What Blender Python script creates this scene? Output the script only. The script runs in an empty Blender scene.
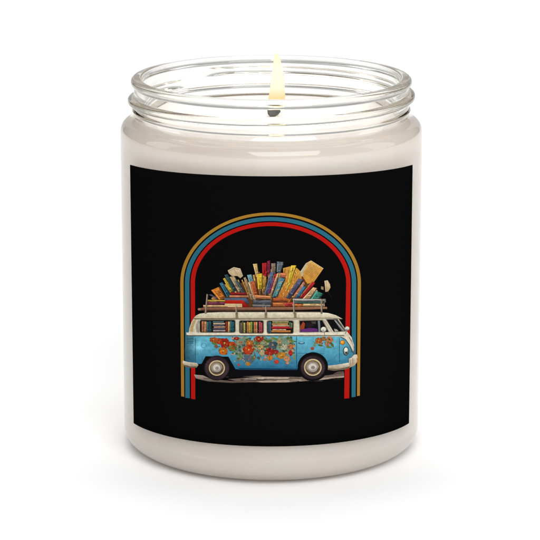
import bpy, bmesh, math, random
from mathutils import Vector, Matrix, noise
S = bpy.context.scene
COL = S.collection
PI = math.pi
random.seed(7)

# ------------------------------------------------------------------ camera
F_PX = 2500.0            # focal length in pixels of the 540 px frame
PITCH = math.radians(14.0)
DIST = 0.596
ZT = 0.0424
XO = -0.0003
CAM = Vector((XO, -DIST * math.cos(PITCH), ZT + DIST * math.sin(PITCH)))
cd = bpy.data.cameras.new('camera')
cam = bpy.data.objects.new('camera', cd)
COL.objects.link(cam)
cam.location = CAM
cam.rotation_euler = (PI / 2 - PITCH, 0, 0)
cd.sensor_width = 36.0
cd.lens = 36.0 * F_PX / 540.0
cd.clip_start = 0.01
cd.clip_end = 50.0
S.camera = cam
FW = Vector((0, math.cos(PITCH), -math.sin(PITCH)))
UP = Vector((0, math.sin(PITCH), math.cos(PITCH)))
RT = Vector((1, 0, 0))

# ------------------------------------------------------------------ light
W = bpy.data.worlds.new('World')
S.world = W
W.use_nodes = True
nt = W.node_tree
bg = nt.nodes['Background']
tc = nt.nodes.new('ShaderNodeTexCoord')
sx = nt.nodes.new('ShaderNodeSeparateXYZ')
rp = nt.nodes.new('ShaderNodeValToRGB')
nt.links.new(tc.outputs['Generated'], sx.inputs[0])
nt.links.new(sx.outputs['Z'], rp.inputs[0])
nt.links.new(rp.outputs[0], bg.inputs[0])
e = rp.color_ramp.elements
e[0].position = 0.12; e[0].color = (0.03, 0.03, 0.028, 1)
e[1].position = 0.85; e[1].color = (1.0, 1.0, 1.0, 1)
m_ = e.new(0.5); m_.color = (0.12, 0.12, 0.118, 1)
bg.inputs[1].default_value = 0.95

def area(name, loc, target, size, power, col=(1, 1, 1)):
    l = bpy.data.lights.new(name, 'AREA')
    l.shape = 'RECTANGLE'; l.size = size[0]; l.size_y = size[1]
    l.energy = power; l.color = col
    o = bpy.data.objects.new(name, l); COL.objects.link(o)
    o.location = loc
    o.rotation_euler = (Vector(target) - Vector(loc)).to_track_quat('-Z', 'Y').to_euler()
    return o
area('overhead_softbox', (0.0, 0.72, 1.30), (0, 0.60, 0), (1.6, 1.4), 10.5)
area('front_softbox', (0.22, -1.05, 0.80), (0, 0, 0.04), (1.1, 1.0), 16.5)
area('backdrop_fill', (0.0, 1.35, 1.5), (0, 2.1, 0.1), (1.6, 0.6), 7.0)  # added fill lamp, put in to whiten the far backdrop
area('left_softbox', (-1.05, 0.10, 0.50), (0, 0, 0.05), (0.5, 0.9), 2.4)
area('right_softbox', (1.05, 0.05, 0.50), (0, 0, 0.05), (0.5, 0.9), 2.4)

S.view_settings.view_transform = 'Standard'
S.view_settings.look = 'None'
S.view_settings.exposure = 0.0
S.view_settings.gamma = 1.0
S.view_settings.use_curve_mapping = False
S.render.engine = 'CYCLES'
c = S.cycles
c.max_bounces = 24; c.transmission_bounces = 24; c.glossy_bounces = 12
c.diffuse_bounces = 6; c.transparent_max_bounces = 16
c.sample_clamp_indirect = 6.0
c.use_denoising = True
c.caustics_reflective = True; c.caustics_refractive = True
c.blur_glossy = 0.3

# ------------------------------------------------------------------ helpers
def link(name, me, mat, parent=None):
    o = bpy.data.objects.new(name, me); COL.objects.link(o)
    if mat:
        for m in (mat if isinstance(mat, (list, tuple)) else [mat]):
            me.materials.append(m)
    o.parent = parent
    return o
def lin(v):
    v /= 255.0
    return v / 12.92 if v <= 0.04045 else ((v + 0.055) / 1.055) ** 2.4
def rgb(*c, k=1.0):
    return tuple(min(1.0, lin(x) * k) for x in c)
def mat(name):
    m = bpy.data.materials.new(name); m.use_nodes = True
    return m, m.node_tree, m.node_tree.nodes['Principled BSDF']

def lathe(profile, n=256, fn=None):
    """profile: list of (r, z); fn(r, z, theta, i) -> (r, z). r == 0 rows collapse to a pole."""
    bm = bmesh.new()
    rows = []
    for i, (r, z) in enumerate(profile):
        if r < 1e-9:
            rows.append([bm.verts.new((0, 0, z))]); continue
        row = []
        for k in range(n):
            t = 2 * PI * k / n
            rr, zz = fn(r, z, t, i) if fn else (r, z)
            row.append(bm.verts.new((rr * math.cos(t), rr * math.sin(t), zz)))
        rows.append(row)
    for a, b in zip(rows[:-1], rows[1:]):
        for k in range(n):
            k2 = (k + 1) % n
            if len(a) == 1 and len(b) == 1: continue
            if len(a) == 1: bm.faces.new((a[0], b[k2], b[k]))
            elif len(b) == 1: bm.faces.new((a[k], a[k2], b[0]))
            else: bm.faces.new((a[k], a[k2], b[k2], b[k]))
    bmesh.ops.recalc_face_normals(bm, faces=bm.faces)
    for f in bm.faces: f.smooth = True
    me = bpy.data.meshes.new('lathe'); bm.to_mesh(me); bm.free()
    return me
def arc(cx, cz, r, a0, a1, n):
    return [(cx + r * math.cos(math.radians(a0 + (a1 - a0) * i / n)),
             cz + r * math.sin(math.radians(a0 + (a1 - a0) * i / n))) for i in range(n + 1)]
MM = 0.001

# ------------------------------------------------------------------ setting: white seamless sweep
prof = [(-0.75, 0.0), (-0.4, 0.0), (0.0, 0.0), (1.2, 0.0), (2.2, 0.0)]
prof += [(2.2 + 1.0 * math.sin(a), 1.0 - 1.0 * math.cos(a)) for a in [PI / 2 * i / 16 for i in range(1, 17)]]
prof += [(3.2, 2.6)]
bm = bmesh.new()
rows = [[bm.verts.new((x, y, z)) for x in (-1.3, -0.6, 0, 0.6, 1.3)] for y, z in prof]
for a, b in zip(rows[:-1], rows[1:]):
    for k in range(4):
        f = bm.faces.new((a[k], a[k + 1], b[k + 1], b[k])); f.smooth = True
me = bpy.data.meshes.new('backdrop'); bm.to_mesh(me); bm.free()
m, t_, p = mat('white_paper')
nz = t_.nodes.new('ShaderNodeTexNoise'); nz.inputs['Scale'].default_value = 900
bp = t_.nodes.new('ShaderNodeBump'); bp.inputs['Strength'].default_value = 0.02; bp.inputs['Distance'].default_value = 0.0002
t_.links.new(nz.outputs[0], bp.inputs['Height']); t_.links.new(bp.outputs[0], p.inputs['Normal'])
p.inputs['Base Color'].default_value = (0.79, 0.79, 0.79, 1)
p.inputs['Roughness'].default_value = 0.75
p.inputs['Specular IOR Level'].default_value = 0.2
bd = link('white_backdrop', me, m); bd['kind'] = 'structure'
bd['label'] = 'plain white seamless surface under and behind the candle'

# ------------------------------------------------------------------ the candle
root = bpy.data.objects.new('scented_candle', None); COL.objects.link(root)
root.empty_display_size = 0.02
root['label'] = 'lit cream candle in a clear glass jar with a black camper van label'
root['category'] = 'candle'

# glass jar: one closed wall of glass, the screw thread is moulded in the neck
outer = [(0, 0.8), (12, 0.8), (24, 0.75), (26.6, 0.5), (27.4, 0.12), (27.9, 0.0), (28.9, 0.0), (29.5, 0.1), (30.1, 0.3), (30.9, 0.5)]
outer += arc(31.4, 4.66, 4.1, -86, 0, 12)
outer += [(35.5, 12), (35.5, 30), (35.5, 50), (35.5, 66), (35.5, 73), (35.48, 75.4)]
outer += arc(32.9, 76.6, 2.55, 0, 72, 8)
outer += [(33.2, 79.35), (32.75, 79.75), (32.45, 80.25), (32.3, 80.7)]
z = 80.95
while z < 87.1:
    outer.append((32.2, z)); z += 0.08
outer += [(32.35, 87.2)] + arc(31.95, 88.1, 0.95, -60, 88, 9)
outer += [(31.4, 89.1)]
inner = arc(30.9, 88.35, 0.75, 92, 180, 6) + [(30.1, 87.4), (30.05, 86), (30.0, 84), (30.0, 82), (30.02, 80.6), (30.2, 79.6)]
inner += [(30.7, 78.5), (31.4, 77.0), (32.0, 75), (32.4, 72), (32.5, 60), (32.6, 40), (33.2, 20), (33.9, 10), (34.1, 7)]
ZF, RF = 1.65, 30.1
inner += arc(RF, ZF + 4.4, 4.4, 0, -88, 10)
inner += [(20, ZF), (8, ZF), (0, ZF)]
N_OUT = len(outer)
def sstep(x):
    x = max(0.0, min(1.0, x)); return x * x * (3 - 2 * x)
THREADS = [  # start angle, sweep (rad), start z, end z, height, half width
    (math.radians(123), math.radians(352), 85.5, 83.4, 1.45, 0.80),
]
def jar_fn(r, z, t, i):
    if i < N_OUT and 80.9 < z < 87.15:
        add = 0.0
        for a0, sw, z0, z1, h, w in THREADS:
            for turn in (0, 1):
                u = (a0 - t + 2 * PI * turn)
                if u < 0 or u > sw: continue
                end = sstep(u / 0.30) * sstep((sw - u) / 0.22)
                zc = z0 + (z1 - z0) * u / sw
                d = (z - zc) / w
                if abs(d) < 1.3:
                    add = max(add, h * end * (1 - (abs(d) / 1.3) ** 3) ** 0.9)
        d = (z - 81.6) / 0.36                      # small bead at the foot of the neck
        add = max(add, 0.45 * math.exp(-d * d))
        d = (z - 86.9) / 0.4
        r += add
    # hand-of-the-mould unevenness
    wob = noise.noise(Vector((math.cos(t) * 1.6, math.sin(t) * 1.6, z * 0.05))) * 0.05
    if z > 79 or i >= N_OUT: r += wob
    return r * MM, z * MM
prof_jar = outer + inner
prof_jar = [(r * 1.0, z) for r, z in prof_jar]
def fn_mm(r, z, t, i):
    return jar_fn(r, z, t, i)
me = lathe([(r if r else 0, z if r else z * MM) for r, z in prof_jar], 320, fn_mm)
m, t_, p = mat('clear_glass')
t_.nodes.remove(p)
g = t_.nodes.new('ShaderNodeBsdfGlass'); g.inputs['IOR'].default_value = 1.5
g.inputs['Roughness'].default_value = 0.0
g.inputs['Color'].default_value = (0.99, 0.99, 0.985, 1)
va = t_.nodes.new('ShaderNodeVolumeAbsorption'); va.inputs['Color'].default_value = (0.80, 0.775, 0.70, 1); va.inputs['Density'].default_value = 55.0
t_.links.new(va.outputs[0], t_.nodes['Material Output'].inputs['Volume'])
t_.links.new(g.outputs[0], t_.nodes['Material Output'].inputs[0])
jar = link('glass_jar', me, m, root)

# wax: fills the jar, its side sits a hair inside the glass so no air gap shows
wax = [(0, 79.25), (3, 79.2), (10, 79.05), (20, 79.0), (27, 79.05), (30, 79.2), (30.45, 79.32)]
wax += [(30.8, 78.5), (31.5, 77.0), (32.1, 75), (32.5, 72), (32.6, 60), (32.7, 40), (33.3, 20), (34.0, 10), (34.2, 7)]
wax += arc(RF + .05, ZF + 4.35, 4.45, 0, -88, 10) + [(20, ZF - .1), (8, ZF - .1), (0, ZF - .1)]
def wax_fn(r, z, t, i):
    if i < 6:
        z += 0.10 * noise.noise(Vector((r * math.cos(t) * 0.12, r * math.sin(t) * 0.12, 3.1)))
    return r * MM, z * MM
me = lathe([(r if r else 0, z if r else z * MM) for r, z in wax], 192, wax_fn)
m, t_, p = mat('cream_wax')
nz = t_.nodes.new('ShaderNodeTexNoise'); nz.inputs['Scale'].default_value = 45; nz.inputs['Detail'].default_value = 3
cr = t_.nodes.new('ShaderNodeValToRGB')
cr.color_ramp.elements[0].position = 0.3; cr.color_ramp.elements[0].color = (0.93, 0.835, 0.785, 1)
cr.color_ramp.elements[1].position = 0.7; cr.color_ramp.elements[1].color = (0.965, 0.88, 0.835, 1)
tc = t_.nodes.new('ShaderNodeTexCoord')
t_.links.new(tc.outputs['Object'], nz.inputs['Vector'])
t_.links.new(nz.outputs[0], cr.inputs[0]); t_.links.new(cr.outputs[0], p.inputs['Base Color'])
p.inputs['Roughness'].default_value = 0.35
p.inputs['Subsurface Weight'].default_value = 0.5
p.inputs['Subsurface Radius'].default_value = (1.0, 0.75, 0.5)
p.inputs['Subsurface Scale'].default_value = 0.004
link('wax', me, m, root)

# wick: pale waxed cotton stem with a burnt, curled head
def tube(pts, rad, nseg=12, jitter=0.0):
    bm = bmesh.new(); rows = []
    for i, (q, r) in enumerate(zip(pts, rad)):
        q = Vector(q)
        d = (Vector(pts[min(i + 1, len(pts) - 1)]) - Vector(pts[max(i - 1, 0)])).normalized()
        x = d.orthogonal().normalized(); y = d.cross(x)
        row = []
        for k in range(nseg):
            a = 2 * PI * k / nseg
            rr = r * (1 + jitter * (random.random() - 0.5))
            row.append(bm.verts.new(q + (x * math.cos(a) + y * math.sin(a)) * rr))
        rows.append(row)
    for a, b in zip(rows[:-1], rows[1:]):
        for k in range(nseg): bm.faces.new((a[k], a[(k + 1) % nseg], b[(k + 1) % nseg], b[k]))
    bm.faces.new(rows[0][::-1]); bm.faces.new(rows[-1])
    bmesh.ops.recalc_face_normals(bm, faces=bm.faces)
    for f in bm.faces: f.smooth = True
    me = bpy.data.meshes.new('tube'); bm.to_mesh(me); bm.free(); return me
mw, t_, p = mat('waxed_cotton')
p.inputs['Base Color'].default_value = (0.72, 0.66, 0.52, 1); p.inputs['Roughness'].default_value = 0.6
wx = 0.0009
me = tube([(wx, 0, 0.0780), (wx, 0, 0.0795), (wx, 0, 0.0800)], [0.0007, 0.0007, 0.0009], 12, 0.1)
wick = link('wick', me, mw, root)
mc, t_, p = mat('burnt_cotton')
nz = t_.nodes.new('ShaderNodeTexNoise'); nz.inputs['Scale'].default_value = 3000
cr = t_.nodes.new('ShaderNodeValToRGB')
cr.color_ramp.elements[0].color = (0.006, 0.005, 0.004, 1); cr.color_ramp.elements[1].color = (0.06, 0.05, 0.04, 1)
t_.links.new(nz.outputs[0], cr.inputs[0]); t_.links.new(cr.outputs[0], p.inputs['Base Color'])
p.inputs['Roughness'].default_value = 0.9
me = tube([(wx, 0, 0.0795), (wx - 0.0003, 0, 0.0801), (wx - 0.0003, 0, 0.0806), (wx + 0.0001, 0, 0.0812), (wx + 0.0009, 0, 0.0816), (wx + 0.0018, 0, 0.0817)],
          [0.0010, 0.0015, 0.0016, 0.0013, 0.0009, 0.0004], 14, 0.6)
link('burnt_tip', me, mc, wick)

# flame
fl = []
NF = 40
for i in range(NF + 1):
    u = i / NF
    w = 2.1 * (1 - u) ** 0.48 * (0.8 + 0.2 * sstep(u / 0.12))
    if u < 0.06: w *= math.sqrt(max(0, 1 - (1 - u / 0.06) ** 2)) 
    fl.append((w, 82.6 + 11.9 * u))
fl[0] = (0, fl[0][1]); fl[-1] = (0, fl[-1][1])
def fl_fn(r, z, t, i): return r * MM, z * MM
me = lathe([(r, z if r else z * MM) for r, z in fl], 48, fl_fn)
for v in me.vertices:
    u = (v.co.z * 1000 - 82.6) / 11.9
    v.co.x += 0.0012 + 0.0003 * math.sin(u * 3)
m, t_, p = mat('flame')
t_.nodes.remove(p)
em = t_.nodes.new('ShaderNodeEmission')
tr = t_.nodes.new('ShaderNodeBsdfTransparent')
mx = t_.nodes.new('ShaderNodeMixShader')
tc = t_.nodes.new('ShaderNodeTexCoord'); sp = t_.nodes.new('ShaderNodeSeparateXYZ')
mr = t_.nodes.new('ShaderNodeMapRange')
mr.inputs['From Min'].default_value = 0.0826; mr.inputs['From Max'].default_value = 0.0945
cr = t_.nodes.new('ShaderNodeValToRGB')
el = cr.color_ramp.elements
el[0].position = 0.0; el[0].color = (1.0, 0.62, 0.26, 1)
el[1].position = 1.0; el[1].color = (1.0, 0.90, 0.56, 1)
q = el.new(0.16); q.color = (1.0, 0.72, 0.38, 1)
q = el.new(0.34); q.color = (1.0, 0.93, 0.70, 1)
q = el.new(0.72); q.color = (1.0, 0.95, 0.76, 1)
lw = t_.nodes.new('ShaderNodeLayerWeight'); lw.inputs['Blend'].default_value = 0.35
fr = t_.nodes.new('ShaderNodeMapRange')
fr.inputs['From Min'].default_value = 0.35; fr.inputs['From Max'].default_value = 1.0
fr.inputs['To Min'].default_value = 0.02; fr.inputs['To Max'].default_value = 0.85
t_.links.new(tc.outputs['Object'], sp.inputs[0]); t_.links.new(sp.outputs['Z'], mr.inputs['Value'])
t_.links.new(mr.outputs[0], cr.inputs[0]); t_.links.new(cr.outputs[0], em.inputs[0])
em.inputs[1].default_value = 1.1
t_.links.new(lw.outputs['Facing'], fr.inputs['Value'])
t_.links.new(fr.outputs[0], mx.inputs[0])
t_.links.new(em.outputs[0], mx.inputs[1]); t_.links.new(tr.outputs[0], mx.inputs[2])
t_.links.new(mx.outputs[0], t_.nodes['Material Output'].inputs[0])
flame = link('flame', me, m, root)
fd = bpy.data.lights.new('flame_light', 'POINT'); fd.energy = 0.003; fd.color = (1.0, 0.80, 0.36); fd.shadow_soft_size = 0.0018
fo = bpy.data.objects.new('flame_light', fd); COL.objects.link(fo); fo.parent = root; fo.location = (0.0012, 0, 0.0885)

# ------------------------------------------------------------------ label and its printing
RL = 0.0355 + 0.00018
def on_jar(px, py, R=RL):
    """point on the jar's side (radius R) that the print reaches at photo pixel px, py"""
    d = (FW * F_PX + RT * (px - 270) + UP * (270 - py)).normalized()
    a = d.x ** 2 + d.y ** 2; b = 2 * (CAM.x * d.x + CAM.y * d.y); cc = CAM.x ** 2 + CAM.y ** 2 - R * R
    disc = max(0.0, b * b - 4 * a * cc)
    s = (-b - math.sqrt(disc)) / (2 * a)
    q = CAM + d * s
    return math.atan2(q.x, -q.y), q.z
def cyl(th, z, R): return Vector((R * math.sin(th), -R * math.cos(th), z))

ml, t_, p = mat('black_label_paper')
nz = t_.nodes.new('ShaderNodeTexNoise'); nz.inputs['Scale'].default_value = 6000
bp = t_.nodes.new('ShaderNodeBump'); bp.inputs['Strength'].default_value = 0.05; bp.inputs['Distance'].default_value = 0.00002
t_.links.new(nz.outputs[0], bp.inputs['Height']); t_.links.new(bp.outputs[0], p.inputs['Normal'])
p.inputs['Base Color'].default_value = (0.0028, 0.0028, 0.0029, 1)
p.inputs['Roughness'].default_value = 0.8; p.inputs['Specular IOR Level'].default_value = 0.0
mb, t_, p = mat('label_backing')
p.inputs['Base Color'].default_value = (0.75, 0.74, 0.72, 1); p.inputs['Roughness'].default_value = 0.9
TH0, ZL1 = on_jar(130.0, 164.8); _, ZL0 = on_jar(133.0, 423.0)
TH1, _ = on_jar(412.7, 164.8)
def edge_z(th, ycorner, ymid):
    tm = 0.5 * (TH0 + TH1); h = 0.5 * (TH1 - TH0)
    k = (math.cos(th - tm) - math.cos(h)) / (1 - math.cos(h))
    ytar = ycorner + (ymid - ycorner) * k
    lo, hi = -0.01, 0.1
    for _ in range(40):
        z = 0.5 * (lo + hi)
        v = cyl(th, z, RL) - CAM
        y = 270 - F_PX * v.dot(UP) / v.dot(FW)
        if y > ytar: lo = z
        else: hi = z
    return z
bm = bmesh.new(); NU, NV = 160, 24
fr_, bk_ = [], []
for i in range(NU + 1):
    th = TH0 + (TH1 - TH0) * i / NU
    z1 = edge_z(th, 164.8, 176.4); z0 = edge_z(th, 423.2, 446.5)
    fr_.append([bm.verts.new(cyl(th, z0 + (z1 - z0) * j / NV, RL)) for j in range(NV + 1)])
    bk_.append([bm.verts.new(cyl(th, z0 + (z1 - z0) * j / NV, RL - 0.00012)) for j in range(NV + 1)])
for i in range(NU):
    for j in range(NV):
        f = bm.faces.new((fr_[i][j], fr_[i + 1][j], fr_[i + 1][j + 1], fr_[i][j + 1])); f.smooth = True
        f = bm.faces.new((bk_[i][j], bk_[i][j + 1], bk_[i + 1][j + 1], bk_[i + 1][j])); f.smooth = True; f.material_index = 1
    bm.faces.new((fr_[i][0], bk_[i][0], bk_[i + 1][0], fr_[i + 1][0]))
    bm.faces.new((fr_[i][NV], fr_[i + 1][NV], bk_[i + 1][NV], bk_[i][NV]))
for j in range(NV):
    bm.faces.new((fr_[0][j], fr_[0][j + 1], bk_[0][j + 1], bk_[0][j]))
    bm.faces.new((fr_[NU][j], bk_[NU][j], bk_[NU][j + 1], fr_[NU][j + 1]))
me = bpy.data.meshes.new('label'); bm.to_mesh(me); bm.free()
label = link('paper_label', me, [ml, mb], root)

# printing ink: colour comes from the artwork (vertex colour) broken by fine brush-like noise
mi, t_, p = mat('printed_ink')
vc = t_.nodes.new('ShaderNodeVertexColor'); vc.layer_name = 'Col'
tc = t_.nodes.new('ShaderNodeTexCoord')
nz = t_.nodes.new('ShaderNodeTexNoise'); nz.inputs['Scale'].default_value = 1500; nz.inputs['Detail'].default_value = 4
mr = t_.nodes.new('ShaderNodeMapRange')
mr.inputs['From Min'].default_value = 0.3; mr.inputs['From Max'].default_value = 0.7
mr.inputs['To Min'].default_value = 0.82; mr.inputs['To Max'].default_value = 1.16
mm = t_.nodes.new('ShaderNodeVectorMath'); mm.operation = 'SCALE'
t_.links.new(tc.outputs['Object'], nz.inputs['Vector'])
t_.links.new(nz.outputs[0], mr.inputs['Value'])
t_.links.new(vc.outputs[0], mm.inputs[0]); t_.links.new(mr.outputs[0], mm.inputs['Scale'])
t_.links.new(mm.outputs[0], p.inputs['Base Color'])
p.inputs['Roughness'].default_value = 0.7; p.inputs['Specular IOR Level'].default_value = 0.05
mf, t_, p = mat('flat_ink')
vc = t_.nodes.new('ShaderNodeVertexColor'); vc.layer_name = 'Col'
t_.links.new(vc.outputs[0], p.inputs['Base Color'])
p.inputs['Roughness'].default_value = 0.7; p.inputs['Specular IOR Level'].default_value = 0.05

KINK = 0.68               # ink reflectance relative to the colour seen in the photograph
class Ink:
    """collects flat shapes of the artwork (photo pixel coordinates) into one printed sheet"""
    top = {}             # how many sheets of ink already lie on each square pixel
    level = None
    def __init__(s): s.polys = []
    def poly(s, pts, col, fine=False):
        """col: (r,g,b) or a function (x, y) -> (r,g,b)"""
        if Ink.level is not None: lay = Ink.level
        else:
            cells = [(i, j) for i in range(math.floor(min(p[0] for p in pts)), math.floor(max(p[0] for p in pts)) + 1)
                     for j in range(math.floor(min(p[1] for p in pts)), math.floor(max(p[1] for p in pts)) + 1)]
            lay = 1 + max(Ink.top.get(q, 0) for q in cells)
            for q in cells: Ink.top[q] = lay
        s.polys.append((list(pts), col, lay, fine)); return s
    def grad(s, pts, c0, c1, axis='y'):
        k = 1 if axis == 'y' else 0
        a = min(p[k] for p in pts); b = max(p[k] for p in pts)
        def f(x, y):
            u = ((y if k else x) - a) / (b - a + 1e-9)
            return tuple(c0[i] + (c1[i] - c0[i]) * u for i in range(3))
        return s.poly(pts, f, True)
    def blob(s, x, y, rx, ry, col, rough=0.15, n=14, rot=0.0, lobes=0, fine=False):
        ph = random.random() * 6
        pts = []
        for i in range(n):
            a = 2 * PI * i / n
            r = 1 + rough * (random.random() - 0.5) * 2 + (0.18 * math.cos(lobes * a + ph) if lobes else 0)
            px, py = rx * r * math.cos(a), ry * r * math.sin(a)
            pts.append((x + px * math.cos(rot) - py * math.sin(rot), y + px * math.sin(rot) + py * math.cos(rot)))
        return s.poly(pts, col, fine)
    def disc(s, x, y, rx, ry, col, n=36, fine=False): return s.blob(x, y, rx, ry, col, 0.0, n, fine=fine)
    def line(s, p0, p1, w, col):
        dx, dy = p1[0] - p0[0], p1[1] - p0[1]; L = math.hypot(dx, dy) or 1
        nx, ny = -dy / L * w / 2, dx / L * w / 2
        return s.poly([(p0[0] + nx, p0[1] + ny), (p1[0] + nx, p1[1] + ny), (p1[0] - nx, p1[1] - ny), (p0[0] - nx, p0[1] - ny)], col)
    def path(s, pts, w, col):
        for a, b in zip(pts[:-1], pts[1:]): s.line(a, b, w, col)
        return s
    def build(s, name, material=None, parent=None, lbl=None):
        bm = bmesh.new(); cl = bm.loops.layers.float_color.new('Col')
        for pts, col, lay, fine in s.polys:
            b2 = bmesh.new()
            vs = [b2.verts.new((x, y, 0)) for x, y in pts]
            try: b2.faces.new(vs)
            except ValueError: b2.free(); continue
            x0, x1 = min(p[0] for p in pts), max(p[0] for p in pts)
            y0, y1 = min(p[1] for p in pts), max(p[1] for p in pts)
            st = 1.5
            k = math.floor(x0 / st) + 1
            while k * st < x1:
                bmesh.ops.bisect_plane(b2, geom=b2.verts[:] + b2.edges[:] + b2.faces[:], plane_co=(k * st, 0, 0), plane_no=(1, 0, 0)); k += 1
            sy = 1.5 if fine else 12.0
            k = math.floor(y0 / sy) + 1
            while k * sy < y1:
                bmesh.ops.bisect_plane(b2, geom=b2.verts[:] + b2.edges[:] + b2.faces[:], plane_co=(0, k * sy, 0), plane_no=(0, 1, 0)); k += 1
            bmesh.ops.triangulate(b2, faces=b2.faces[:])
            R = RL + 0.00001 + lay * 0.0000012
            mp = {}
            for v in b2.verts:
                th, zz = on_jar(v.co.x, v.co.y); mp[v] = (bm.verts.new(cyl(th, zz, R)), v.co.x, v.co.y)
            for f in b2.faces:
                q = [mp[v] for v in f.verts]
                try: nf = bm.faces.new([a[0] for a in q])
                except ValueError: continue
                nf.normal_update()
                cen = nf.calc_center_median()
                if nf.normal.dot(Vector((cen.x, cen.y, 0))) < 0: nf.normal_flip()
                look = {a[0]: (a[1], a[2]) for a in q}
                for lp in nf.loops:
                    cc = col(*look[lp.vert]) if callable(col) else col
                    r, g, b = rgb(*cc, k=KINK); lp[cl] = (r, g, b, 1)
                nf.smooth = True
            b2.free()
        me = bpy.data.meshes.new(name); bm.to_mesh(me); bm.free()
        o = link(name, me, material or mi, parent or label)
        if lbl: o['label'] = lbl
        return o

# --- rainbow arch (gold, teal, red)
def arch(ao, bo, ai, bi, xl, xr, yb, col, lbl):
    cx, cy = 270.6, 283.0
    ink = Ink(); n = 72
    O = [(cx - ao * math.cos(PI * i / n), cy - bo * math.sin(PI * i / n)) for i in range(n + 1)]
    I = [(cx - ai * math.cos(PI * i / n), cy - bi * math.sin(PI * i / n)) for i in range(n + 1)]
    Ink.level = 0.5
    for i in range(n):
        ink.poly([O[i], O[i + 1], I[i + 1], I[i]], col)
    ink.poly([O[0], I[0], (xl[1], yb[0]), (xl[0], yb[0] - 0.6)], col)
    ink.poly([I[n], O[n], (xr[1], yb[1] - 0.4), (xr[0], yb[1])], col)
    Ink.level = None
    ink.build('printed_stripe', mf, lbl=lbl)
arch(90.3, 70.6, 87.0, 67.7, (181.2, 184.2), (357.0, 359.8), (396.8, 396.0), (170, 124, 42), 'gold outer stripe of the printed arch')
arch(85.7, 66.0, 81.2, 62.0, (185.3, 189.8), (351.6, 355.6), (398.3, 397.2), (42, 108, 128), 'teal middle stripe of the printed arch')
arch(80.0, 60.8, 75.6, 57.0, (191.1, 195.3), (344.2, 349.2), (399.4, 398.6), (186, 20, 12), 'red inner stripe of the printed arch')

# --- road streaks
r = Ink()
r.grad([(194, 374.6), (203, 375.4), (212, 379.4), (232, 381), (262, 380.6), (262, 382), (232, 383), (208, 381.4), (196, 378.4)], (185, 165, 150), (80, 68, 60))
r.poly([(228, 379.2), (262, 376.4), (300, 376.8), (322, 376), (344, 373), (344, 377.6), (318, 379.5), (286, 382.5), (262, 382.6), (240, 381.6)], (112, 96, 86))
r.poly([(243, 378.5), (262, 377), (290, 377.4), (288, 378.6), (262, 379.2)], (190, 170, 152))
r.poly([(256, 381), (290, 379.8), (324, 377.8), (344, 376), (344, 377.2), (322, 379.8), (288, 382.2), (262, 382.4)], (176, 154, 136))
r.poly([(236, 375), (250, 374.6), (262, 376), (258, 377), (240, 376.4)], (120, 102, 90))
r.poly([(318, 372.8), (343.6, 371.2), (344, 373), (322, 375)], (95, 80, 74))
for i in range(26):
    x = random.uniform(200, 335); y = 381.2 - abs(x - 270) * 0.035 + random.uniform(-2.6, 1.0)
    r.line((x, y), (x + random.uniform(5, 14), y + random.uniform(-0.4, 0.4)), random.uniform(0.3, 0.7), random.choice([(40, 34, 30), (205, 188, 170), (70, 58, 52)]))
r.build('printed_road')

# --- underbody and black wheel wells
u = Ink()
u.poly([(202, 362), (235, 366), (300, 368), (330, 366), (345, 368), (332, 374.5), (300, 377), (262, 375.5), (232, 377), (205, 372)], (5, 6, 9))
u.build('printed_underbody')

# --- van body, lower blue half
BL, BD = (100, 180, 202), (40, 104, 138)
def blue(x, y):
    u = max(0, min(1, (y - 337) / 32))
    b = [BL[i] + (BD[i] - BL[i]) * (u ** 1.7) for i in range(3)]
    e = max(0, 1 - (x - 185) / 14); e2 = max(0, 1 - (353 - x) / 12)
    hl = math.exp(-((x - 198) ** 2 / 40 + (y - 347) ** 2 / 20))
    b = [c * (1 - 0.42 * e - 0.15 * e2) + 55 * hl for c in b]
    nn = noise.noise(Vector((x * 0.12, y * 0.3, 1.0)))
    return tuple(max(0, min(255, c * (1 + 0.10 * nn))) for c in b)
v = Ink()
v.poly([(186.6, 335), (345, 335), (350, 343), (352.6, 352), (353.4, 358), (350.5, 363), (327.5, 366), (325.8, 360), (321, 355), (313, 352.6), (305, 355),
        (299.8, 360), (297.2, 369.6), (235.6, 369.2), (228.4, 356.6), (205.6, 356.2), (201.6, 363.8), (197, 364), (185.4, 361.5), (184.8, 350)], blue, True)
v.poly([(239, 368), (296.8, 368.6), (297, 370), (238, 369.8)], (20, 62, 92))
v.path([(195.4, 338), (195.4, 362)], 0.45, (24, 70, 92))
v.path([(296.6, 335.5), (296.6, 369)], 0.5, (22, 66, 88))
v.path([(339.2, 338), (339.6, 362)], 0.5, (22, 66, 88))
v.path([(297, 353.3), (325, 353.3)], 0.4, (38, 96, 122))
v.path([(297.5, 366), (300.8, 358.8), (306, 354), (313, 351.8), (320, 353.6), (325.4, 358.6), (327.4, 364)], 0.8, (46, 118, 146))
for y in (338.2, 339.8, 341.4, 343.0): v.line((187, y), (193.5, y + 0.1), 0.6, (22, 62, 84))
v.path([(203.8 + 2.5 * math.cos(PI * i / 9), 345.4 + 2.4 * math.sin(PI * i / 9)) for i in range(19)], 0.4, (58, 132, 158))
v.blob(301.5, 343.0, 3.3, 1.3, (40, 92, 116), 0.05, 18); v.blob(301.5, 342.7, 2.2, 0.6, (150, 195, 208), 0.05, 14)
v.build('printed_van_body')

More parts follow.
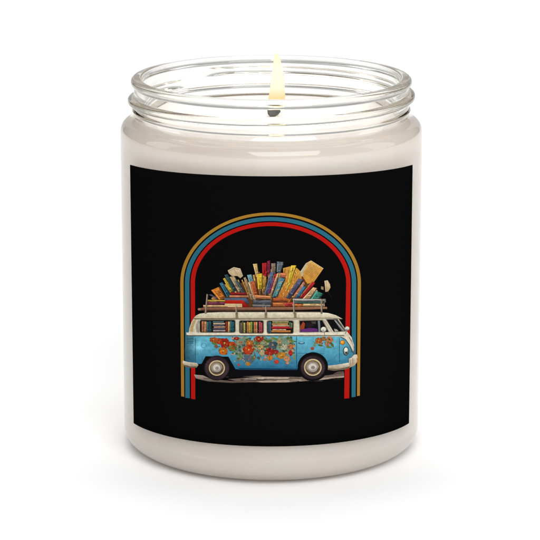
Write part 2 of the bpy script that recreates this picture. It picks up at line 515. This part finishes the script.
# --- flowers
fw = Ink()
GG, OR, RD, TN, GN, SL = (100, 120, 96), (190, 86, 26), (182, 34, 16), (176, 150, 96), (74, 100, 46), (66, 90, 110)
fw.blob(244, 348, 10.5, 11.5, (112, 136, 118), 0.16, 30); fw.blob(262, 345, 15, 8.2, (110, 138, 110), 0.16, 34)
fw.blob(281, 347, 13, 10.5, (118, 142, 118), 0.15, 34); fw.blob(248, 359, 7, 4.6, (80, 104, 116), 0.25, 24)
for i in range(170):
    while True:
        x, y = random.uniform(232, 295), random.uniform(337, 364)
        if (y < 357 + 5 * math.sin(x * 0.22) and y < 366 - abs(x - 262) * 0.12): break
    fw.blob(x, y, random.uniform(0.7, 1.9), random.uniform(0.6, 1.5), random.choice([GG, TN, GN, SL, (150, 160, 120), (170, 110, 60), (96, 150, 160), (60, 84, 70), (188, 140, 110)]), 0.35, 8)
def flower(x, y, rx, ry, col, ce=None, lobes=6):
    """a painterly blossom: ragged patches of neighbouring hues, no drawn petals"""
    rx *= 1.02; ry *= 1.02; g = sum(col) / 3; col = tuple((c * .85 + g * .15) * f for c, f in zip(col, (.96, .95, .95)))
    fw.blob(x + 0.1, y + 0.2, rx * 1.04, ry * 1.04, tuple(c * 0.72 for c in col), 0.16, 20)
    fw.blob(x, y, rx * .95, ry * .93, col, 0.14, 22)
    for k in range(int(5 + rx * 2.5)):
        a = random.uniform(0, 2 * PI); q = random.uniform(0.1, 0.8); f = random.uniform(0.72, 1.18)
        cc = tuple(max(0, min(255, c * f + random.uniform(-10, 14))) for c in col)
        fw.blob(x + rx * q * math.cos(a), y + ry * q * math.sin(a), rx * random.uniform(.18, .38), ry * random.uniform(.14, .3), cc, 0.3, 9, rot=a)
    if ce and random.random() < .5: fw.blob(x, y, rx * 0.2, ry * 0.18, ce, 0.3, 8)
for a in [(213.5, 339.6, 3.6, 2.6, OR), (218.5, 341, 4, 3, (196, 78, 20)), (232, 345.6, 4.6, 4.0, (200, 74, 18)), (224.8, 342.8, 4.6, 4.6, RD),
          (216.2, 346, 1.7, 1.6, (150, 78, 60)), (223.3, 350.8, 4.3, 3.8, (206, 100, 14)), (236.5, 338.2, 2.6, 1.6, RD),
          (249.4, 343.0, 3.6, 3.2, (206, 106, 20)), (248.5, 349.6, 5.0, 4.8, (206, 58, 12)), (258.9, 338.9, 4.6, 2.9, RD),
          (260.3, 347, 2.9, 2.6, (200, 164, 90)), (262, 352.6, 2.7, 2.9, (196, 176, 120)), (272.8, 345, 4.2, 3.6, SL), (269.4, 351.6, 4.5, 3.7, RD),
          (275.8, 351.8, 2.4, 2.4, (170, 30, 30)), (284.3, 347, 3.1, 3.1, (190, 190, 150)), (290.4, 346.6, 2.5, 2.6, (214, 110, 60)),
          (290.4, 352.8, 2.0, 2.7, (200, 36, 30)), (281.4, 355.4, 4.2, 3.2, (216, 140, 30)), (270, 357.8, 2.9, 2.4, (214, 120, 24)),
          (286.7, 358.6, 3.2, 2.8, (208, 140, 90)), (276.5, 361.6, 2.3, 2.0, (206, 60, 40)), (287.2, 362.6, 1.6, 1.5, (214, 150, 110)),
          (248, 363.8, 2.4, 1.8, (206, 130, 30)), (238.8, 364.6, 1.3, 1.2, (190, 70, 40)), (279.6, 341.6, 2.0, 2.2, (190, 150, 90)),
          (318.5, 340.6, 3.2, 3.0, (186, 98, 34)), (323.4, 338.6, 2.4, 2.0, (170, 110, 50)), (329.4, 339.8, 3.6, 3.4, (196, 112, 60)),
          (327.2, 343.8, 2.4, 2.0, (190, 120, 80)), (312.3, 348.4, 1.6, 1.6, (188, 84, 50))]:
    flower(*a, ce=(225, 180, 90) if a[2] > 2.5 else None, lobes=random.choice([5, 6, 7]))
for x, y, a in [(232, 350, .3), (235, 348, 1.0), (230, 347, -.4), (266, 340.5, .5), (269.5, 341, -.5), (320.5, 345.4, .2), (328.6, 347, .1), (315, 344.4, 2), (332, 344.6, 1),
                (240, 356, 1), (254, 357, 2), (292, 341, 1), (275, 338.6, .4), (294, 357, 1.4), (256.6, 343.4, 2.0), (214.5, 343.6, .5)]:
    fw.blob(x, y, 2.9, 1.1, random.choice([GN, (96, 128, 60), (120, 140, 90)]), 0.2, 12, rot=a)
for i in range(210):
    if i < 160: x, y = random.gauss(256, 20), random.gauss(348, 7)
    else: x, y = random.gauss(324, 6), random.gauss(341, 2.6)
    if not (212 < x < 294 or 313 < x < 336) or not (336.4 < y < 364 - abs(x - 262) * .16): continue
    fw.blob(x, y, random.uniform(.4, 1.0), random.uniform(.25, .7), random.choice([(168, 78, 36), (96, 112, 70), (196, 176, 128), (150, 52, 28), (70, 86, 84), (206, 140, 70), (120, 132, 110), (58, 70, 50)]), 0.35, 7, rot=random.uniform(0, 3))
fw.build('printed_flowers')

# --- belt, pillars, roof (cream)
CR = (226, 216, 190)
up = Ink()
up.grad([(188.6, 334.4), (189.6, 328), (191.6, 322), (194, 318.2), (338, 318.2), (346, 330.4), (351.4, 337.2), (353.8, 345), (353.2, 351.6), (350.6, 346.4), (345.6, 339), (341, 336.6), (188, 335.2)], (210, 202, 178), CR)
up.poly([(190, 331), (191, 326), (193, 321), (196.5, 319), (194, 326), (193, 332)], (190, 160, 108))
up.poly([(196.5, 332.5), (196, 326), (198, 320.6), (199.6, 319.8), (199, 326), (199.6, 332.6)], (168, 158, 146))
up.poly([(186.4, 332.4), (345.6, 332.4), (346, 334.4), (186.8, 334.9)], (232, 222, 200))
up.path([(186.6, 335.6), (344, 335.6)], 0.8, (70, 72, 62))
up.path([(192.4, 319.0), (320, 319.6)], 0.5, (120, 106, 84))
up.build('printed_van_upper_body')
rf = Ink()
rf.grad([(193.6, 318.4), (196, 315.6), (200, 313.6), (208, 312.5), (222, 312), (318, 312.1), (328, 312.9), (336, 315.2), (342.4, 318.8), (338, 318.6), (330, 317.8), (194, 318.6)], (240, 232, 206), (196, 182, 150))
rf.path([(194, 318.6), (330, 318.0), (342, 319)], 0.6, (88, 76, 60))
for x in (235.6, 264.6, 293.8): rf.poly([(x, 312.4), (x + 2.6, 312.4), (x + 2.8, 318.2), (x, 318.2)], (140, 126, 98))
rf.build('printed_roof')

# --- side windows with the books inside
def rrect(x0, y0, x1, y1, r=1.6, tl=None):
    P = []
    for cx, cy, a0 in ((x1 - r, y0 + r, -90), (x1 - r, y1 - r, 0), (x0 + r, y1 - r, 90), (x0 + r, y0 + r, 180)):
        for i in range(5):
            a = math.radians(a0 + 22.5 * i); P.append((cx + r * math.cos(a), cy + r * math.sin(a)))
    return P
def window(x0, y0, x1, y1):
    w = Ink(); w.poly(rrect(x0 - .7, y0 - .7, x1 + .7, y1 + .6, 2.1), (150, 138, 116)); w.poly(rrect(x0, y0, x1, y1), (16, 20, 20))
    w.build('printed_window')
def book(pts, col, name='printed_book', mark=True, mkc=None, ink=None):
    """pts: four corners; first two the head, last two the foot"""
    k = ink or Ink()
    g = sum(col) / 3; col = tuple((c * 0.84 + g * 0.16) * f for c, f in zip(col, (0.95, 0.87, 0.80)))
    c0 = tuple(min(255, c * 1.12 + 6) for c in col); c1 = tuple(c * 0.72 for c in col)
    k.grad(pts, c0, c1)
    if len(pts) == 4:
        def at(u, v_):
            a = [pts[0][i] + (pts[1][i] - pts[0][i]) * u for i in (0, 1)]; b = [pts[3][i] + (pts[2][i] - pts[3][i]) * u for i in (0, 1)]
            return (a[0] + (b[0] - a[0]) * v_, a[1] + (b[1] - a[1]) * v_)
        w = math.dist(pts[0], pts[1]); L = math.dist(pts[0], pts[3])
        lo = tuple(c * 0.42 for c in col); hi = tuple(min(255, c * 1.15 + 24) for c in col)
        if w > L:   # lying slab: page lines along it
            k.poly([at(0, .8), at(1, .8), at(1, 1), at(0, 1)], lo)
            if mark: k.poly([at(.02, .1), at(.98, .1), at(.98, .28), at(.02, .28)], hi)
        else:
            k.poly([at(.84, 0), at(1, 0), at(1, 1), at(.84, 1)], lo)
            if mark:
                k.poly([at(.06, .01), at(.2, .01), at(.2, .98), at(.06, .98)], hi)
                for q in (random.uniform(.12, .2), random.uniform(.62, .8)):
                    k.poly([at(.28, q), at(.8, q), at(.8, q + .05), at(.28, q + .05)], mkc or hi)
        if max(w, L) > 7:
            for i in range(9):      # wear and brush marks of the painting
                u0, v0 = random.uniform(.02, .85), random.uniform(.02, .85); f = random.choice((0.55, 0.7, 0.85, 1.15))
                du, dv = (random.uniform(.1, .3), random.uniform(.1, .2)) if w > L else (random.uniform(.08, .2), random.uniform(.06, .2))
                u1, v1 = min(.98, u0 + du), min(.98, v0 + dv)
                k.poly([at(u0, v0), at(u1, v0 + dv * .3), at(u1, v1), at(u0, v1 - dv * .2)], tuple(max(0, min(255, c * f + random.uniform(-8, 12))) for c in col))
    return None if ink else k.build(name)
def standing(x0, x1, y0, y1, cols, lean=0.0):
    n = len(cols); w = (x1 - x0) / n
    for i, cc in enumerate(cols):
        a = x0 + w * i; t = y0 + random.uniform(0, 1.2); l = lean * random.uniform(-1, 1)
        book([(a + l, t), (a + w * .93 + l, t), (a + w * .93, y1), (a, y1)], cc)
window(200.2, 320.0, 235.2, 332.2)
standing(202, 212, 320.8, 331.8, [(196, 118, 66), (214, 150, 100), (40, 110, 130), (36, 88, 112)], .3)
for i, (cc, a, b) in enumerate([((70, 120, 140), 213, 224), ((206, 190, 160), 213.5, 225), ((90, 96, 130), 213, 224.6), ((190, 150, 120), 214, 225.4), ((70, 74, 110), 213, 225), ((170, 170, 180), 213.4, 225.4)]):
    y = 321.2 + i * 1.75; book([(a, y), (b, y + random.uniform(-.5, .5)), (b, y + 1.65), (a, y + 1.65)], cc)
standing(225.8, 234.6, 320.8, 331.9, [(150, 44, 24), (216, 180, 110), (34, 110, 130), (28, 96, 116)], .2)
window(239.6, 320.6, 263.4, 333.0)
standing(240.4, 262.8, 321.4, 332.6, [(120, 110, 84), (70, 90, 60), (200, 196, 90), (60, 60, 50), (214, 140, 60), (196, 190, 70), (170, 174, 60), (40, 84, 50), (210, 120, 60), (206, 150, 100), (60, 40, 40), (196, 80, 100), (190, 60, 90)], .15)
window(267.2, 320.8, 293.2, 333.2)
standing(268, 271.4, 321.4, 332.8, [(40, 90, 120), (60, 110, 140)], .1)
for i, (cc, a, b, h) in enumerate([((150, 160, 100), 272.4, 288.6, 2.2), ((206, 160, 100), 271.8, 288, 1.8), ((214, 200, 160), 272.6, 289, 1.3), ((196, 24, 40), 271.6, 291.6, 2.6), ((226, 190, 160), 272.4, 286, 1.2), ((200, 130, 50), 271.4, 290.6, 2.4)]):
    y = 321.2 + sum([2.2, 1.8, 1.3, 2.6, 1.2, 2.4][:i]); book([(a, y), (b, y), (b, y + h * .93), (a, y + h * .93)], cc)
standing(289.4, 292.6, 321.6, 327.6, [(70, 120, 90), (110, 130, 80)], .1)
# cab window and windscreen
w = Ink()
w.poly([(298.8, 320.0), (322.6, 319.4), (329.6, 332.2), (299.2, 332.6)], (150, 138, 116))
w.poly([(299.6, 320.8), (322.0, 320.2), (328.4, 331.8), (299.9, 332.0)], (12, 12, 16))
w.poly([(300, 326.5), (303, 321.4), (305, 323.5), (303.6, 331.6), (300, 331.8)], (150, 62, 34))
w.poly([(300.4, 329.4), (310, 327.8), (317, 328.6), (318, 331.7), (300.4, 331.9)], (98, 46, 112))
w.poly([(306, 322.6), (311, 321.6), (314, 325.6), (309, 328), (305.6, 327)], (34, 26, 32))
w.poly([(317.6, 320.6), (319.8, 320.6), (320.4, 331.8), (318.4, 331.9)], (122, 128, 128))
w.poly([(311, 321.4), (316, 321.2), (315.6, 324), (312, 323.4)], (70, 62, 60))
w.build('printed_window', lbl='cab side window of the printed van')
w = Ink()
w.poly([(325.2, 318.8), (337.4, 318.9), (346.4, 331.2), (332.4, 332.2)], (110, 104, 92))
w.poly([(326.6, 319.5), (336.8, 319.6), (344.9, 330.9), (333.2, 331.6)], (8, 10, 12))
w.poly([(333.6, 319.8), (335.8, 319.8), (344.6, 330.6), (341.6, 331.2)], (96, 98, 100))
w.path([(334.6, 320.2), (343.4, 330.6)], 0.5, (190, 190, 184))
w.poly([(333.8, 328.6), (336.6, 329.2), (338.4, 331), (334.6, 331.4)], (170, 164, 150))
w.poly([(322.4, 318.9), (325.2, 318.8), (334, 332.4), (330.4, 333)], (216, 206, 184))
for i in range(9):
    q = i / 9; w.line((323.2 + 8 * q, 319.6 + 12.4 * q), (325 + 8 * q, 320.0 + 12.4 * q), 0.4, (120, 112, 100))
w.build('printed_windscreen')
for (x, y, rr, l) in ((323.6, 329.4, 3.0, 'pale round wing mirror over the cab window'), (347.2, 328.4, 2.3, 'pale wing mirror in front of the windscreen')):
    q = Ink(); q.line((x, y + 1), (x + (1 if rr > 2.5 else -2.4), y + 5.6), 0.7, (130, 122, 112))
    q.disc(x, y, rr, rr * .92, (110, 108, 100)); q.disc(x - .3, y - .3, rr * .85, rr * .76, (226, 222, 208)); q.blob(x - .6, y + .8, rr * .45, rr * .25, (160, 156, 146), 0.1, 10)
    q.build('printed_mirror', lbl=l)
# nose
q = Ink()
q.path([(340, 336.6), (345, 339.4), (349.6, 345.2), (352, 352.4)], 0.5, (70, 66, 54))
q.path([(349, 337), (352.6, 343.6), (354, 351), (354.2, 357)], 0.8, (128, 96, 88))
q.poly([(351.2, 339), (353.2, 344), (353.9, 350), (352.9, 349), (351.6, 343.6)], (200, 176, 160))
q.build('printed_nose_trim')
q = Ink(); q.disc(342.4, 342.4, 2.5, 2.3, (120, 80, 30)); q.disc(342.3, 342.3, 2.1, 1.9, (232, 150, 36)); q.blob(341.9, 341.8, 0.9, 0.7, (250, 206, 110), 0.1, 10); q.build('printed_indicator_lamp')
q = Ink(); q.disc(345.8, 351, 3.0, 4.4, (36, 48, 54)); q.disc(345.9, 350.8, 2.4, 3.7, (150, 160, 158)); q.disc(345.7, 349.6, 1.7, 2.0, (226, 226, 214)); q.disc(346.2, 352.8, 1.4, 1.2, (70, 70, 64)); q.build('printed_headlight')
# bumpers
q = Ink()
q.grad([(183, 360.6), (188, 362), (197, 363), (198.4, 365), (196.6, 367.6), (190, 367.9), (185, 366.2), (182.6, 363)], (236, 228, 208), (150, 132, 106))
q.poly([(184, 364.6), (191, 366.6), (197, 366.4), (196, 367.5), (190, 367.8), (185.4, 366.2)], (96, 84, 70)); q.build('printed_bumper', lbl='cream rear bumper of the printed van')
q = Ink()
q.grad([(326.6, 365.8), (336, 364.8), (350, 362.4), (351, 367), (345, 369.6), (334, 370.8), (328, 369.8)], (238, 230, 208), (140, 120, 96))
q.poly([(328, 368.4), (338, 369), (350.4, 366), (349, 368.4), (344, 369.8), (334, 370.8), (328.4, 369.9)], (112, 98, 80))
q.grad([(348.6, 358.6), (351.6, 357.4), (353.6, 354.6), (356.6, 354.4), (357.4, 357), (356.8, 362), (354, 365.8), (350.2, 367), (348.8, 363)], (232, 222, 200), (176, 150, 116))
q.line((352.4, 357.6), (352.8, 365), 0.5, (120, 104, 88)); q.line((350, 359.6), (350.4, 366), 0.4, (150, 120, 100))
q.line((356.6, 358), (357.6, 362), 0.8, (180, 120, 60))
q.build('printed_bumper', lbl='cream front bumper of the printed van')
# wheels
def wheel(cx, cy, r, ring):
    a = Ink()
    if ring < 8.5: a.poly([(201.8, 365), (205.8, 356.2), (228.3, 356.8), (235.6, 369.2), (232, 374), (203, 370)], (5, 6, 8))
    else: a.blob(cx, cy - 0.6, 15.2, 14.4, (5, 6, 8), 0, 40)
    a.build('printed_wheel_arch')
    k = Ink()
    def ty(x, y):
        d = math.hypot(x - cx, y - cy) / r; h = 0.5 + 0.5 * math.sin(math.atan2(y - cy, x - cx) * 2 + 1)
        return (44 + 26 * h * (1 - abs(d - .85)), 34 + 18 * h, 40 + 18 * h)
    k.disc(cx, cy, r, r * .96, (26, 18, 22), 48); k.disc(cx, cy, r * .93, r * .89, ty, 48, fine=True)
    for i in range(26):
        a = 2 * PI * i / 26; k.line((cx + r * .84 * math.cos(a), cy + r * .81 * math.sin(a)), (cx + r * .92 * math.cos(a), cy + r * .89 * math.sin(a)), .35, (34, 26, 30))
    k.disc(cx, cy + .3, ring + .5, ring * .97 + .5, (30, 22, 20), 44)
    k.disc(cx, cy, ring, ring * .96, (206, 184, 142), 44); k.disc(cx, cy + .1, ring * .84, ring * .8, (96, 76, 60), 44)
    k.blob(cx - .3, cy - .5, ring * .72, ring * .64, (150, 132, 112), 0.02, 40); k.disc(cx + .3, cy + .9, ring * .6, ring * .5, (60, 48, 42), 36)
    k.disc(cx, cy - .1, ring * .58, ring * .54, (166, 156, 144), 36); k.disc(cx - .3, cy - .6, ring * .44, ring * .36, (214, 206, 192), 30)
    k.disc(cx + .2, cy + .3, ring * .24, ring * .2, (150, 138, 132), 24)
    k.build('printed_wheel')
wheel(217.0, 367.9, 12.9, 8.1)
wheel(312.8, 367.3, 12.8, 8.9)

# --- roof load: fan of books, back ones first
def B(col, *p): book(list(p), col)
k = Ink(); k.poly([(224, 300), (232, 286), (246, 281), (262, 280), (285, 276), (303, 276), (316, 290), (322, 300), (322, 308), (226, 308)], (96, 62, 34)); k.build('printed_book', lbl='dark brown books at the back of the printed pile')
ENV = [(208, 292), (214, 288), (222, 282), (232, 277), (243, 279), (250, 277), (262, 269), (280, 268), (297, 271), (311, 275), (318, 287), (323, 295)]
wedged = Ink()
for i in range(46):            # the thin books and papers wedged in behind the big ones
    x = 211 + i * 2.4 + random.uniform(-1, 1)
    for (xa, ya), (xb, yb) in zip(ENV[:-1], ENV[1:]):
        if xa <= x < xb: yt = ya + (yb - ya) * (x - xa) / (xb - xa)
    yt += random.uniform(0, 5) + (4 if x > 311 or x < 222 else 0)
    dx, dy = x - 266, yt - 345; L = math.hypot(dx, dy); dx /= L; dy /= L; w = random.uniform(1.1, 2.1)
    ln = min(30, max(6, 300 - yt)); a = random.uniform(-.08, .08); dx += a
    px, py = -dy * w / 2, dx * w / 2
    cc = random.choice([(190, 150, 90), (150, 96, 52), (206, 184, 140), (80, 92, 104), (160, 60, 36), (196, 160, 60), (60, 100, 116), (120, 76, 48), (176, 120, 70), (214, 196, 150)])
    book([(x - px, yt - py), (x + px, yt + py), (x + px - dx * ln, yt + py - dy * ln), (x - px - dx * ln, yt - py - dy * ln)], cc, ink=wedged)
wo = wedged.build('printed_book', lbl='thin worn books and papers wedged in behind the others of the printed pile'); wo['kind'] = 'stuff'
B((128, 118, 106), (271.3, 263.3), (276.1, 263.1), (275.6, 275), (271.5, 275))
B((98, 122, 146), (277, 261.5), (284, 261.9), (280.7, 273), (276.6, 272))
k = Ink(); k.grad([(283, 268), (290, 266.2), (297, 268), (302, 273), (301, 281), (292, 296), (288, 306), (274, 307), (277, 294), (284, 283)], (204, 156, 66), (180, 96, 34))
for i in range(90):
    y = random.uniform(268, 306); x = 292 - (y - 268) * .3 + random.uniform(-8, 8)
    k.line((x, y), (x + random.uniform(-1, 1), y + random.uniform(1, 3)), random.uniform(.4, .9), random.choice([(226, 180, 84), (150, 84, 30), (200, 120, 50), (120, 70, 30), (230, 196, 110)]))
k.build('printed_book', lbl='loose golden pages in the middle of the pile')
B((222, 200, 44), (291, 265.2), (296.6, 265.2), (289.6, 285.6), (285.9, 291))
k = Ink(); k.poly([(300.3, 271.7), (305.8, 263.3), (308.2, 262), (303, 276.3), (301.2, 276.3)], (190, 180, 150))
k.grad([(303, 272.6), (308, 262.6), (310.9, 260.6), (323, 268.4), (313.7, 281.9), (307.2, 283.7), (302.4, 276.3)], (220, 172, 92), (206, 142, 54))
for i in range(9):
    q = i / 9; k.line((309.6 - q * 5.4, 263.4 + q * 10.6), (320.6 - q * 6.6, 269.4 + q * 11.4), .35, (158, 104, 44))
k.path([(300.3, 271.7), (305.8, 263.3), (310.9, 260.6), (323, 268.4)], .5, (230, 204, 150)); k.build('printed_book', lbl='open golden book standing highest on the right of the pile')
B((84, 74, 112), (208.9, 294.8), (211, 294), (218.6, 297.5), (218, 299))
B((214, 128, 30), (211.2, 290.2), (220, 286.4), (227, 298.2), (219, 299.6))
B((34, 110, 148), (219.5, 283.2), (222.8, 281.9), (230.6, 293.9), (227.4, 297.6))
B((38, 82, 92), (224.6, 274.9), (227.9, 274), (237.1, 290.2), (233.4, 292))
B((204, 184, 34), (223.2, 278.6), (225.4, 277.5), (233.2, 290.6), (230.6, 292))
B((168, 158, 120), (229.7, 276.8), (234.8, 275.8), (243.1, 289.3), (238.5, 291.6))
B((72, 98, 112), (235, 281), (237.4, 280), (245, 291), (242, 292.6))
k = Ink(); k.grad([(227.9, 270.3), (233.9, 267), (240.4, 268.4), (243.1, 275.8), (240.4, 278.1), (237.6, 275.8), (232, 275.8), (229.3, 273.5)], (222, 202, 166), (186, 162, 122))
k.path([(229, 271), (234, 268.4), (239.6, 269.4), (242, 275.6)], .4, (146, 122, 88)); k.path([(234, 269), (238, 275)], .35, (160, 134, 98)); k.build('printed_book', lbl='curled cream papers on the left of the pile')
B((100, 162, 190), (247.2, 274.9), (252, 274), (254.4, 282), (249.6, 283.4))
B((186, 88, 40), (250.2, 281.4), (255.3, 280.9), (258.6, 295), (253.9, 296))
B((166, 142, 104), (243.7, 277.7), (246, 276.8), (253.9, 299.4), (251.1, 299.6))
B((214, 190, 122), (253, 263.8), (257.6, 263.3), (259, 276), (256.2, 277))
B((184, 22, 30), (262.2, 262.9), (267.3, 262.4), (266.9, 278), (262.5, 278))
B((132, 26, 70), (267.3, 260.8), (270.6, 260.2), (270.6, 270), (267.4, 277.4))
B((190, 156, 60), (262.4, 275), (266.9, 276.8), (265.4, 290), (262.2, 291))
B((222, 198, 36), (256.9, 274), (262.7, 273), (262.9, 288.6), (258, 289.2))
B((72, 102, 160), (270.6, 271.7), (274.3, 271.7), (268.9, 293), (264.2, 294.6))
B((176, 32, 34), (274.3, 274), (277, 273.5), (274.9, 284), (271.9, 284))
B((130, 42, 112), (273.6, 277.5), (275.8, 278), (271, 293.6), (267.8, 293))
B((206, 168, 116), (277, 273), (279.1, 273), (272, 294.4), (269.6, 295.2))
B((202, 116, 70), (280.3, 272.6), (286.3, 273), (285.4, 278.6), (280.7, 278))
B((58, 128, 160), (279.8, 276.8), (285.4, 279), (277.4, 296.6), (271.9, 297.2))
k = Ink()
for i in range(12):
    y = 282 + i * 1.2; k.line((279.4 - i * .45, y), (282.4 - i * .5, y - .6), .6, random.choice([(90, 170, 150), (150, 190, 190), (206, 180, 90)]))
k.build('printed_book_lettering')
B((76, 84, 128), (298.4, 278.1), (303.5, 279.5), (289.8, 299), (285.5, 297.4))
B((196, 136, 104), (303, 281.4), (304.9, 283.7), (295.2, 297.5), (292.0, 297.5))
B((50, 118, 176), (302.6, 285.6), (305.8, 286.9), (298.2, 298), (295.2, 297.6))
B((188, 26, 36), (311.9, 281.4), (315.1, 282.8), (303, 297.6), (299.4, 297.6))
B((216, 184, 132), (312.8, 287), (317, 287.9), (310.4, 298), (302, 298.4))
B((50, 158, 146), (315.6, 290.6), (323, 293.4), (319.3, 298.4), (310, 298.8))
k = Ink(); k.grad([(323.9, 280.5), (327.1, 280), (329.4, 284), (329.9, 287.4), (327.6, 291.1), (324.8, 291.6), (324.4, 285.6)], (226, 204, 164), (176, 146, 104))
k.poly([(320.6, 286), (323, 286.5), (323, 289.7), (320.6, 288.8)], (156, 130, 92)); k.path([(327, 291), (331, 297)], .25, (50, 44, 38)); k.path([(325.5, 281), (326.4, 290.4)], .3, (150, 122, 84)); k.build('printed_book', lbl='small cream paper scrap flying off the right of the pile')
# lying slabs
B((156, 22, 28), (230.6, 292.3), (246, 292.6), (247, 295), (230.6, 295))
B((208, 134, 92), (229.6, 295.2), (248.4, 295.2), (249, 297.6), (230, 297.6))
B((216, 142, 84), (254.4, 294.6), (270.8, 295.8), (270.4, 299.4), (255.6, 299))
k = Ink(); k.grad([(224.6, 297.8), (246.5, 297.9), (249.4, 302.6), (247.4, 303.6), (243, 300.2), (225, 300)], (86, 108, 136), (48, 60, 84)); k.build('printed_book')
k = Ink(); k.grad([(225.4, 299.9), (243.2, 300), (249.6, 307.3), (225.4, 307.3)], (196, 40, 18), (128, 16, 16)); k.poly([(225.1, 303.4), (242.2, 303.6), (242.4, 306.8), (225.2, 306.8)], (222, 196, 146))
for yy in (304.4, 305.4): k.line((225.4, yy), (242, yy + .1), .22, (160, 124, 84))
k.build('printed_book', lbl='red book with cream page edges lying on the rack')
B((84, 96, 120), (253.4, 299.8), (271, 300), (271.4, 304.4), (253.6, 304.2))
B((110, 118, 130), (252.6, 304.2), (270.6, 304.4), (270.8, 307), (252.8, 307))
B((206, 178, 54), (207.4, 299.6), (225.2, 299.7), (225.2, 301.7), (207.2, 301.7))
B((138, 56, 96), (208.4, 301.9), (225, 302), (225, 304.6), (208.2, 304.6))
B((220, 182, 128), (203.6, 304.8), (228, 304.9), (228, 307.2), (203.8, 307.2))
B((180, 86, 34), (273, 297.6), (287, 298), (287, 302), (273.4, 302))
B((190, 110, 50), (272.6, 302.2), (290, 302.4), (290, 307), (273, 307))
B((182, 46, 44), (283.6, 303.2), (294, 301.6), (300, 305.6), (286, 307))
B((168, 184, 190), (292.4, 298.3), (325, 298.8), (325, 301), (292.6, 300.8))
B((60, 110, 108), (293, 301.1), (323, 301.2), (323, 303.2), (293, 303.1))
B((214, 192, 136), (303, 303.4), (324, 303.4), (324.4, 306.4), (303, 306.4))
B((192, 110, 50), (292, 303.4), (303, 303.6), (303, 306.6), (292, 306.8))

# --- roof rack
rk = Ink()
rk.grad([(198.4, 308.2), (204, 307.4), (326.4, 306.6), (326.6, 308.6), (300, 309.6), (230, 310.4), (199, 310.2)], (176, 122, 92), (84, 54, 40))
rk.path([(204, 311.2), (322, 311.0)], .5, (70, 56, 44)); rk.disc(200, 308.9, 1.5, 1.2, (158, 116, 100))
for x, t in ((206, 293.8), (236.6, 306), (266, 306), (293.6, 299), (321, 298.6)):
    rk.path([(x + (2 if x < 210 else 0), t), (x + .2, 313.4)], 1.6, (112, 98, 84)); rk.path([(x - .4 + (2 if x < 210 else 0), t), (x - .2, 313)], .5, (190, 172, 146))
rk.path([(321, 299), (324.8, 298.8), (325, 302)], .7, (120, 116, 110)); rk.path([(195, 295.0 + 11), (205, 306)], .01, (0, 0, 0))
rk.path([(324.8, 299), (320.4, 312.8)], .8, (110, 100, 92))
rk.build('printed_roof_rack')
